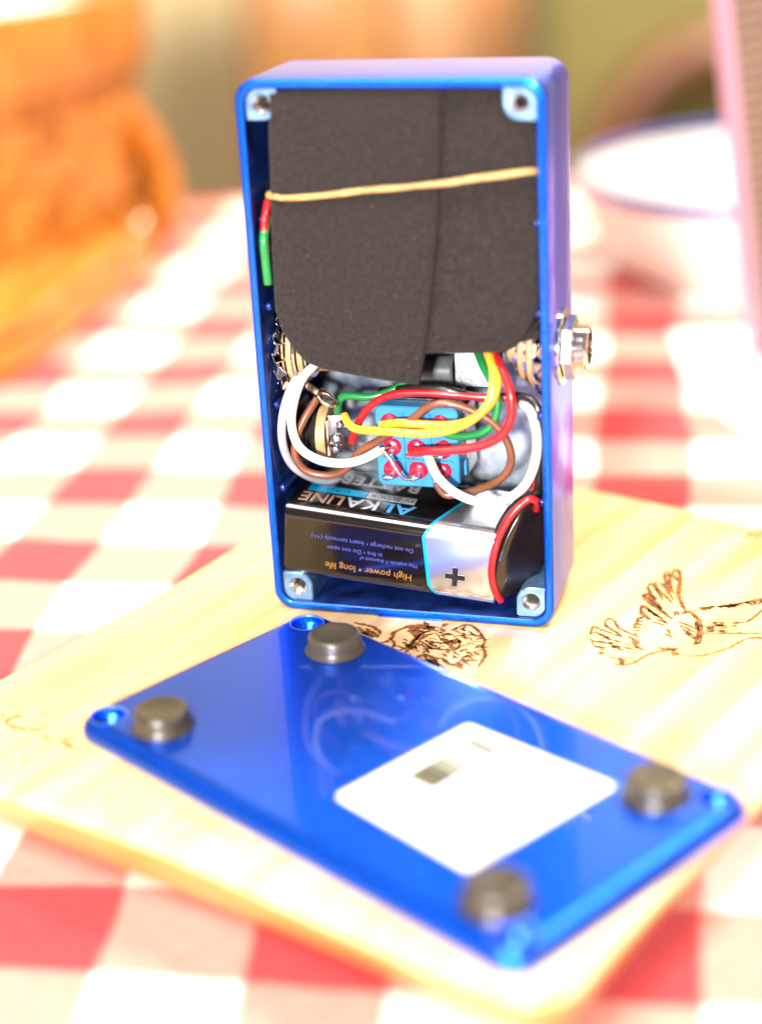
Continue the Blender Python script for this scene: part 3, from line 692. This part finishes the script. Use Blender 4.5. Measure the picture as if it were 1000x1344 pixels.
wire(W_RED, [(642, 450, 14), (649, 466, 8.5), (661, 490, 5.6), (671, 520, 3.6), (670, 550, 3.0), (657, 572, 2.6), (630, 585, 2.4), (592, 591, 2.4), (560, 592, 2.8), (538, 593, 4.2)], .95, 'thick red wire curving down to the middle lug of the footswitch')
wire(W_RED, [(352, 262, 3), (349, 280, 3.2), (347, 300, 4), (350, 330, 7)], .8, 'red wire peeking out left of the foam')
wire(W_GRN, [(352, 285, 5), (346, 312, 4.5), (348, 345, 5), (352, 372, 8)], .9, 'green wire peeking out left of the foam')
wire(SOLDER, [(503, 592, 4.2), (512, 602, 3.6), (522, 618, 3.4), (531, 628, 3.8), (541, 628, 4.6)], .42, 'bare silver jumper between two lugs', name='jumper_wire')

# ------------------------------------------------------------------ battery
bt = thing('battery', 'nine volt block battery in black and silver lying inside the pedal', 'battery')
MBAT = MB @ Matrix.Translation(Vector((-28.0, .55, 7.6))*MM) @ Matrix.Rotation(R(5.3), 4, 'Y')
bt.matrix_world = MBAT
BL_, BD, BHt = 46.0, 25.0, 17.0
BODY = mat('black_foil_wrap', (.009, .0055, .0045), .16, .35, .8, var=.4, vscale=60, bump=.06, bscale=60, coatr=.06)
SILV = mat('silver_foil_wrap', (.86, .85, .86), .18, .92, .4, var=.08, vscale=60, bump=.06, bscale=60)
CYAN = mat('cyan_print', (.0, .34, .62), .3, .2, .4)
FOIL = mat('foil_lettering', (.62, .62, .68), .3, .35, .3, var=.2, vscale=150)
WARMREFL = mat('warm_reflection_lettering', (.38, .18, .03), .3, .3, .3)  # silver lettering with a warm reflection put into its colour
def brr(x, hy=BD/2, hz=BHt/2, r=3.2, n=8): return [(x, a+BD/2, b+BHt/2) for a, b in rrect(hy, hz, r, n)]
def curvx(L, x0, amt):      # slanted, bowed colour boundary
    return [(x0 + amt*math.sin(math.pi*min(max(z/BHt, 0), 1)) + (-.16*(z-0)) + .25*0, y, z) for _, y, z in L]
full = brr(0)
def bound(x0): return [(x0 - 3.2*math.sin(math.pi*min(max(z/BHt, 0), 1))*1.0 + .16*(BHt-z) - .0*y + (y/BD)*7.0*(1 if z > BHt*.6 else (.25 if z > 3 else 0)), y, z) for _, y, z in full]
b0 = 31.0
bm = bmesh.new()
loft(bm, [brr(.9, BD/2-1.6, BHt/2-1.6, 1.6), brr(.2, BD/2-.6, BHt/2-.6, 2.4), brr(0, BD/2-.2, BHt/2-.2, 2.6), brr(.6), bound(b0)], True, False); finish('black_sleeve', bm, BODY, bt, smooth=40)
bm = bmesh.new(); loft(bm, [bound(b0), bound(b0+.75)], False, False); finish('cyan_stripe', bm, CYAN, bt, smooth=40)
bm = bmesh.new(); loft(bm, [bound(b0+.75), brr(BL_-1.2), brr(BL_-.5, BD/2-.25, BHt/2-.25, 2.5), brr(BL_, BD/2-1.0, BHt/2-1.0, 2.2)], False, True); finish('silver_sleeve', bm, SILV, bt, smooth=40)
# terminals
for yy, rr_ in ((6.5, 3.0), (18.5, 4.0)):
    bm = bmesh.new(); lathe(bm, [(rr_, BL_), (rr_, BL_+2.2), (rr_*.7, BL_+2.6), (rr_*.6, BL_+1.2)], 'X', (0, yy, BHt/2), 20, True, True); finish('terminal', bm, CHROME, bt)
# plus sign
bm = bmesh.new(); add_box(bm, (37.2, -.03, 6.0), (4.2, .08, 1.1)); add_box(bm, (37.2, -.035, 6.0), (1.1, .08, 4.2)); finish('plus_sign', bm, BLACK, bt, smooth=0)
BLUEREFL = mat('blue_reflection_lettering', (.09, .10, .38), .3, .3, .3)  # same silver lettering, a bluish reflection put into its colour
def front_text(s, size, x, z, m_, sx=1.0):
    b_ = text_bm(s, size, .01)
    # lettering upside down on the side that faces the viewer
    xform(b_, Matrix.Translation((x, -.035, z)) @ Matrix.Rotation(math.pi, 4, 'Y') @ Matrix.Rotation(R(90), 4, 'X') @ Matrix.Diagonal((sx, 1, 1, 1)))
    return finish('lettering', b_, m_, bt, smooth=0)
front_text('High power \u2022 long life', 2.1, 18.6, 4.9, WARMREFL, 1.02)
front_text('May explode if disposed of', 1.15, 22.9, 7.35, BLUEREFL)
front_text('in fire \u2022 Do not open', 1.35, 15.5, 8.75, BLUEREFL, 1.05)
front_text('Do not recharge \u2022 Insert correctly (+/-)', 1.38, 17.0, 10.85, BLUEREFL, 1.0)
def top_text(s, size, x, y, m_, sx=1.0, bold=0):
    b_ = text_bm(s, size, .01, bold)
    xform(b_, Matrix.Translation((x, y, BHt+.03)) @ Matrix.Rotation(math.pi, 4, 'Z') @ Matrix.Diagonal((sx, 1, 1, 1)))
    return finish('lettering', b_, m_, bt, smooth=0)
COPPER = mat('copper_foil', (.46, .27, .20), .3, .3, .3); BLUEFOIL = mat('blue_foil', (.10, .40, .74), .3, .3, .3)
top_text('AL', 6.6, 22.9, 7.3, BLUEFOIL, .95, .12); top_text('KA', 6.6, 15.4, 7.3, FOIL, .85, .12); top_text('LINE', 6.6, 6.6, 7.3, COPPER, .72, .12)
bm = bmesh.new(); add_box(bm, (8.6, 10.0, BHt+.02), (12.6, 3.0, .05)); finish('cyan_bar', bm, CYAN, bt, smooth=0)
bm = bmesh.new(); add_box(bm, (20.4, 10.0, BHt+.02), (10.6, 3.0, .05)); finish('silver_bar', bm, FOIL, bt, smooth=0)
o = top_text('9V BLOCK', 2.5, 20.6, 10.9, BLACK, .85); o.location.z = .00003
o = top_text('6LR61', 2.2, 8.6, 10.8, BLACK, 1.0); o.location.z = .00003
top_text('BATTERY', 6.4, 14.5, 19.0, FOIL, .8, .1)

# snap connector, wired to the pedal
cn = bpy.data.objects.new('battery_snap', None); C.objects.link(cn); cn.parent = pedal; cn.empty_display_size = .004
cn['label'] = 'crumpled black vinyl battery snap with red and black leads'
P0 = inbox(664, 786, 3.0); P1 = inbox(722, 664, 8.0)
u_ = (P1-P0); ln = u_.length; u_.normalize()
nrm = Vector((.82, -.57, .06)); nrm = (nrm-u_*nrm.dot(u_)).normalized(); v_ = u_.cross(nrm)
def snapP(a, b, h): return P0 + u_*a + v_*b + nrm*h
bm = bmesh.new(); Lp = []
nn = 40
def leaf(k, sc_, h):
    out = []
    for i in range(nn):
        t = 2*math.pi*i/nn
        a = ln*.56 + ln*.60*math.cos(t)*sc_*(1 if math.cos(t) > 0 else .94)
        b = 6.6*sc_*abs(math.sin(t))**.8*math.copysign(1, math.sin(t))
        hh = h + 1.0*noise.noise(Vector((a*.12, b*.12, 2))) - .02*(a-ln*.5)**2*.12
        p = snapP(a, b, hh)
        p.x = min(p.x, 27.9); p.z = max(p.z, 2.3)
        out.append(p)
    return out
loft(bm, [leaf(0, .90, -2.3), leaf(0, .98, -1.9), leaf(0, 1.0, -1.0), leaf(0, 1.0, -.3), leaf(0, .97, .3), leaf(0, .9, .6), leaf(0, .6, .75), leaf(0, .3, .5)])
finish('vinyl_cap', bm, VINYL, cn, smooth=60)
wr = [(704, 668, 6), (705, 659, 3.6), (696, 655, 2.6), (684, 662, 2.0), (669, 679, 1.0), (656, 702, .4), (648, 728, .0), (645, 752, -.1), (649, 774, .2), (657, 788, 2.2)]
S = catmull([inbox(*p) for p in wr], 8); bm = bmesh.new(); tube(bm, S, .78, 14); finish('red_lead', bm, W_RED, cn, smooth=60)
wr = [(712, 640, 7), (700, 650, 5.0), (684, 657, 4.0), (668, 672, 3.4), (655, 695, 2.8), (651, 720, 2.4), (652, 745, 2.4)]
S = catmull([inbox(*p) for p in wr], 8); bm = bmesh.new(); tube(bm, S, .85, 14); finish('black_lead', bm, W_BLK, cn, smooth=60)

# ------------------------------------------------------------------ foam and rubber band
fm = thing('foam_wrap', 'black foam sheet folded over the circuit inside the upper pedal', 'foam', matrix=MB)
def dense(outl, sub=5, closed=True): return [(p.x, p.y) for p in catmull([(x, z, 0) for x, z in outl], sub, True)]
def foam_slab(name, outl, y0, y1, bend):
    n0 = len(outl); bm = bmesh.new()
    pts = []
    for i in range(n0):
        a = Vector(outl[i]); b = Vector(outl[(i+1) % n0]); k = max(1, int((b-a).length/2.2))
        for j in range(k): pts.append(a.lerp(b, j/k))
    cen = sum(pts, Vector((0, 0)))/len(pts)
    def ins(d): 
        out = []
        n = len(pts)
        for i, p in enumerate(pts):
            t = (pts[(i+1) % n]-pts[i-1]); t.normalize(); nn_ = Vector((t.y, -t.x))
            if (cen-p).dot(nn_) < 0: nn_ = -nn_
            out.append(p+nn_*d)
        return out
    L = []
    for d, y in ((.0, y1), (0, y0+.7), (.18, y0+.25), (.6, y0)):
        L.append([(q.x, y + (bend(q.x, q.y)), q.y) for q in ins(d)])
    for f_ in (.75, .5, .25):
        q0 = ins(.6); L.append([(cen.x+(q.x-cen.x)*f_, y0 + bend(cen.x+(q.x-cen.x)*f_, cen.y+(q.y-cen.y)*f_), cen.y+(q.y-cen.y)*f_) for q in q0])
    loft(bm, L)
    return finish(name, bm, FOAM, fm, smooth=50)
def bendf(x, z): return .35*noise.noise(Vector((x*.07, z*.05, 4))) - .3*math.exp(-((z-60)/14)**2)
foam_slab('front_flap', [(-23.6, 109.3), (-8, 109.6), (10.3, 109.7), (9.8, 100), (8.6, 84), (6.6, 68), (4.6, 57), (3.3, 51.4), (-1, 51.7), (-9, 52.8), (-16.5, 54.0), (-20.0, 55.4), (-22.4, 58), (-24.4, 61.5), (-25.6, 66), (-25.5, 78), (-24.9, 90), (-24.4, 100)], 1.1, 3.3, bendf)
foam_slab('side_flap', [(8.6, 109.3), (18, 109.4), (21.6, 109.2), (22.0, 105.6), (24.0, 104.2), (27.2, 103.6), (28.1, 101), (28.0, 90), (27.9, 74), (27.8, 68), (26.4, 64.5), (24.2, 61), (21.4, 58.6), (14, 57.8), (3.6, 57.6), (6, 70), (8, 86)], 2.6, 4.6, lambda x, z: bendf(x, z)+.1)
bm = bmesh.new(); add_box(bm, (1.2, 9.8, 84), (50.5, 11, 49), None, 2.5, 3); finish('core_fold', bm, FOAM, fm)
bm = bmesh.new()
fp = [inbox(x, y, d) for x, y, d in ((360, 257, .55), (372, 259, .5), (400, 258, .45), (440, 254, .45), (480, 249, .4), (520, 246, .4), (560, 242, .4), (590, 239, .7), (620, 234, .9), (660, 229, 1.0), (702, 224, 1.2))]
bk = [Vector((28.2, 2.6, 94.0)), Vector((28.0, 9, 92)), Vector((26.5, 15.6, 91)), Vector((0, 16.2, 90)), Vector((-24, 15.8, 89)), Vector((-25.8, 9, 88.8)), Vector((-25.9, 2.8, 89.0))]
S = catmull(fp+bk, 6, True); tube(bm, S, .42, 10, closed=True, sx=1.6, twist=9.0, radii=[.42*(1+.35*noise.noise(p*.12)) for p in S])
bnd = finish('rubber_band', bm, mat('tan_rubber', (.56, .33, .10), .45, 0, .2, var=.4, vscale=300, bump=.1), None, smooth=50)
bnd.matrix_world = MB
tag(bnd, 'thin tan rubber band stretched across the black foam', 'rubber band')

# ------------------------------------------------------------------ lid
lid = thing('pedal_lid', 'glossy blue metal lid lying bottom up in front of the pedal', 'lid', loc=(LX/MM, LY/MM, 0), rz=LTH)
bm = bmesh.new()
prof = ((1.3, .02), (.5, .15), (.1, .6), (0, 1.2), (.05, 1.9), (.35, 2.7), (.9, 3.35), (1.7, 3.8), (2.6, 3.97), (3.4, 4.0))
loft(bm, [[(x, y, z) for x, y in rrect(56-i, 30.3-i, 5.0-min(i, 2.4), 10)] for i, z in prof])
lp = finish('plate', bm, BLUE, lid, smooth=50)
holes = [(-50.9, 25.0), (-50.9, -25.3), (51.0, 25.2), (51.0, -25.2)]
bm = bmesh.new()
for hx_, hy_ in holes: lathe(bm, [(1.7, -1), (1.7, 1.3), (3.2, 2.5), (3.45, 4.0), (3.6, 5)], 'Z', (hx_, hy_, 0), 32)
boolean_cut(lp, bm)
for p_ in lp.data.polygons:
    if p_.normal.z > .9995: p_.use_smooth = False
for hx_, hy_ in holes:
    bm = bmesh.new(); lathe(bm, [(3.46, 3.88), (3.62, 4.03), (3.36, 4.05), (3.30, 3.7)], 'Z', (hx_, hy_, 0), 32, False, False)
    finish('hole_rim', bm, POST, lid)
RUB = mat('dark_grey_rubber', (.052, .042, .028), .34, 0, .35, var=.3, vscale=200, bump=.25, bscale=500, coatr=.3)
for i, (fx, fy) in enumerate(((-37.6, 20.6), (-40.0, -20.9), (43.0, 19.4), (43.4, -20.6))):
    bm = bmesh.new()
    pr = [(6.0, 4.01), (6.1, 4.2), (5.95, 4.5), (5.65, 4.8), (5.5, 5.4), (5.25, 6.9), (5.1, 7.35), (4.75, 7.65), (4.3, 7.7), (3.3, 7.5), (1.6, 7.38), (.05, 7.36)]
    lathe(bm, pr, 'Z', (fx, fy, 0), 40); finish('rubber_foot', bm, RUB, lid, smooth=50)
LABW = mat('white_paper', (.82, .82, .80), .55, var=.04, vscale=200)
bm = bmesh.new()
lab = [(2.6, 16.3), (36.4, 17.4), (34.6, -17.8), (2.3, -16.7)]
def round_poly(P, r, n=5):
    out = []
    m_ = len(P)
    for i in range(m_):
        p = Vector(P[i]); a = (Vector(P[i-1])-p).normalized(); b = (Vector(P[(i+1) % m_])-p).normalized()
        for k in range(n+1):
            t = k/n; out.append((p+a*r)*(1-t)**2+p*2*t*(1-t)+(p+b*r)*t*t)
    return out
rp = round_poly(lab, 1.5)
loft(bm, [[(p.x, p.y, 4.01) for p in rp], [(p.x, p.y, 4.10) for p in rp]])
st = finish('label_sticker', bm, LABW, lid, smooth=0, label='blank white square sticker with a faint barcode')
bars = [mat('faded_ink_%s' % n, c, .6) for n, c in (('grey', (.058, .052, .036)), ('pale', (.105, .098, .066)), ('buff', (.022, .017, .010)))]
yb = -4.3
seq = [(2.1, 1), (2.0, 0), (2.6, 1), (.35, -1), (.45, 1), (.25, -1), (.5, 1), (.25, -1), (.6, 1), (.6, -1), (.55, 2), (1.3, -1), (.2, 2), (2.2, -1), (.2, 2), (.7, -1), (1.1, 1), (.25, -1), (.35, 2), (.2, -1), (.35, 2)]
for wd, k in seq:
    if k >= 0:
        bm = bmesh.new(); add_box(bm, (10.3, yb+wd/2, 4.13), (6.9, wd, .12)); finish('barcode_bar', bm, bars[k], st, smooth=0)
    yb += wd

# ------------------------------------------------------------------ bowl
bw = thing('enamel_bowl', 'white round dish with a blue rim behind the pedal', 'bowl', loc=(156, 652, -15.1))
ENW = mat('white_enamel', (.82, .80, .74), .22, 0, .5, var=.05, vscale=40); ENB = mat('blue_enamel_rim', (.012, .03, .26), .25, 0, .5)
bm = bmesh.new(); lathe(bm, [(58, 0), (62, .6), (66, 4), (70, 14), (74, 26), (76.5, 33), (76.5, 35), (73.5, 35), (72, 30), (68, 16), (63, 6), (56, 3.5), (.1, 3.0)], 'Z', (0, 0, 0), 64, True, False); finish('dish', bm, ENW, bw)
bm = bmesh.new(); tube(bm, [Vector((75.4*math.cos(t), 75.4*math.sin(t), 35)) for t in [2*math.pi*k/72 for k in range(72)]], 2.6, 10, closed=True); finish('rim', bm, ENB, bw)
# ------------------------------------------------------------------ napkin
bm = bmesh.new()
pp = [(100, 566), (150, 560), (156, 462), (108, 463), (101, 482), (95, 512)]
def naplevel(k): return [(x, y, -14.85+k+ .8*noise.noise(Vector((x*.03, y*.03, 0)))*.2) for x, y in pp]
loft(bm, [naplevel(-.15), naplevel(.7)])
tag(finish('paper_napkin', bm, LABW, smooth=0), 'white folded paper napkin lying right of the pedal on the cloth', 'napkin')
# ------------------------------------------------------------------ notebook at the right edge
PINK = mat('pale_pink_cover', (.52, .28, .39), .5, 0, .1, var=.06, vscale=60); KRAFT = mat('kraft_cover', (.17, .10, .06), .6, 0, 0, var=.15, vscale=150)
nb = thing('wire_bound_notebook', 'pale pink edged notebook with brown ribbed cover standing at the right edge', 'notebook', loc=(121.5, 532, -15))
nb.rotation_euler = (0, R(-7.4), R(16))
nb.scale = (1.15, 1.15, 1.15)
bm = bmesh.new(); add_box(bm, (34, 5, 71), (66, 9.0, 142), None, .8); finish('page_block', bm, PINK, nb)
bm = bmesh.new(); add_box(bm, (34.8, -.1, 71), (66, 1.0, 142), None, .3); cv = finish('cover', bm, KRAFT, nb)
RIBW = mat('dull_wire', (.42, .36, .30), .4, .3)
for k in range(40):
    bm = bmesh.new(); z = 8+k*3.3
    tube(bm, catmull([(2.4, -.7, z), (14, -1.0, z-.3), (30, -.9, z-.8), (46, -1.0, z-1.2), (66, -.8, z-1.6)], 2), .26, 6); finish('rib', bm, RIBW, cv)

# ------------------------------------------------------------------ woven basket
bd = Vector((.232, .973, 0)).normalized(); bn_ = Vector((bd.y, -bd.x, 0))
TL_, TW_ = 270.0, 210.0
corner = Vector((-67, 757, 0))
bcen = corner - bd*(TL_/2) - bn_*(TW_/2)
bk_ = thing('woven_basket', 'honey coloured woven splint basket on a wooden tray at the left', 'basket', loc=(bcen.x, bcen.y, -15), rz=math.atan2(bd.y, bd.x))
bm = bmesh.new(); hx, hy = TL_/2, TW_/2
loft(bm, [[(x, y, z) for x, y in rrect(hx-i, hy-i, 84-i, 14)] for i, z in ((1.5, 0), (0, 1.5), (0, 9), (1, 11), (4, 12))]); finish('tray', bm, TRAYW, bk_, smooth=40)
bm = bmesh.new(); loft(bm, [[(x, y, z) for x, y in rrect(hx-i, hy-i, 84-i, 14)] for i, z in ((5, 11.8), (2, 13.5), (2, 17), (4.5, 18), (8, 17), (9, 12))], False, False); finish('tray_lip', bm, TRAYW, bk_, smooth=50)
bloc = (Matrix.Translation(Vector((bcen.x, bcen.y, -15))) @ Matrix.Rotation(math.atan2(bd.y, bd.x), 4, 'Z')).inverted()
bodyc = bloc @ Vector((-192, 742, -15))
def per(ins, N):
    rad = 112.0-ins
    return [Vector((bodyc.x+rad*math.cos(2*math.pi*k/N), bodyc.y+rad*math.sin(2*math.pi*k/N), 0)) for k in range(N)], 2*math.pi*rad
def seen(x, y, Y):                         # surveyed point at a distance Y (mm) from the camera foot, basket-local
    d = ray(x, y); return bloc @ ((CO+d*(Y*MM/d.y))/MM)
NS = 42
bm = bmesh.new(); loft(bm, [[(p.x, p.y, z) for p in per(18-z*.05, 160)[0]] for z in (12, 50, 101)], True, False); finish('inner_wall', bm, TRAYW, bk_, smooth=60)
def outline_at(z, off, N): 
    return per(15.0-(z-12)*.06-off, N)[0]
for r_ in range(5):
    z0 = 14+r_*12.6; bm = bmesh.new(); N = NS*6; L = []
    for zz, dd in ((z0, -.5), (z0, .5), (z0+10.8, .5), (z0+10.8, -.5)):
        a = outline_at(zz, 0, N); row = []
        for k in range(N):
            t = (a[(k+1) % N]-a[k-1]).normalized(); n_ = Vector((t.y, -t.x, 0))
            row.append(a[k]+n_*(2.0*math.sin(math.pi*k/6+math.pi*r_)+dd)+Vector((0, 0, zz)))
        L.append(row)
    loft(bm, L+[L[0]], False, False); finish('weaver', bm, SPLINTS[(1, 0, 2, 0, 1, 2, 0)[r_]], bk_, smooth=60)
for k in range(NS):
    bm = bmesh.new(); L = []
    for j in range(29):
        z = 12+j*70/28; N = NS*6; a = outline_at(z, 0, N); i = k*6
        p = a[i]; t = (a[(i+1) % N]-a[i-1]).normalized(); n_ = Vector((t.y, -t.x, 0))
        wv = -2.0*math.sin(math.pi*(z-14-5.4)/12.6+math.pi/2)*math.cos(math.pi*k)
        c_ = p+n_*wv+Vector((0, 0, z))
        L.append([c_-t*5.4-n_*.4, c_+t*5.4-n_*.4, c_+t*5.4+n_*.4, c_-t*5.4+n_*.4])
    loft(bm, L); finish('splint', bm, SPLINTS[(k*7) % 3], bk_, smooth=50)
bm = bmesh.new(); loft(bm, [[(p.x, p.y, z) for p in outline_at(z, o_, 160)] for z, o_ in ((74, 1), (74, 5.5), (76, 6.5), (100, 6.5), (104, 5.5), (104, 0), (102, -2), (76, -2))], False, False); finish('rim_band', bm, SPLINT, bk_, smooth=40)
bm = bmesh.new(); P = [seen(x, y, 735) for x, y in ((150, 135), (172, 158), (194, 190), (208, 225), (212, 262), (204, 292), (186, 312))]
tube(bm, catmull(P, 8), 3.6, 12, sx=3.6); finish('bentwood_handle', bm, TRAYW, bk_)
kb = bMI  # unused
bm = bmesh.new(); bmesh.ops.create_icosphere(bm, subdivisions=3, radius=3)
for v in bm.verts: v.co += seen(186, 294, 660)
finish('pale_knob', bm, BRASS, bk_, smooth=60)
bm = bmesh.new(); nx, ny = 40, 30
vv = [[bm.verts.new((bodyc.x+(.3+91.7*j/ny)*math.cos(2*math.pi*i/nx), bodyc.y+(.3+91.7*j/ny)*math.sin(2*math.pi*i/nx), 94+5*noise.noise(Vector((math.cos(2*math.pi*i/nx)*j*.15, math.sin(2*math.pi*i/nx)*j*.15, 0))))) for i in range(nx)] for j in range(ny+1)]
for r_ in vv: r_.append(r_[0])
for j in range(ny):
    for i in range(nx): bm.faces.new((vv[j][i], vv[j][i+1], vv[j+1][i+1], vv[j+1][i]))
lo = finish('cloth_liner', bm, LABW, None, smooth=60)
lo.matrix_world = Matrix.Translation(Vector((bcen.x, bcen.y, -15))*MM) @ Matrix.Rotation(math.atan2(bd.y, bd.x), 4, 'Z')
tag(lo, 'white crumpled cloth lying inside the woven basket', 'cloth')

# ------------------------------------------------------------------ render
sc.render.engine = 'CYCLES'
sc.cycles.max_bounces = 10
sc.cycles.caustics_reflective = False; sc.cycles.caustics_refractive = False
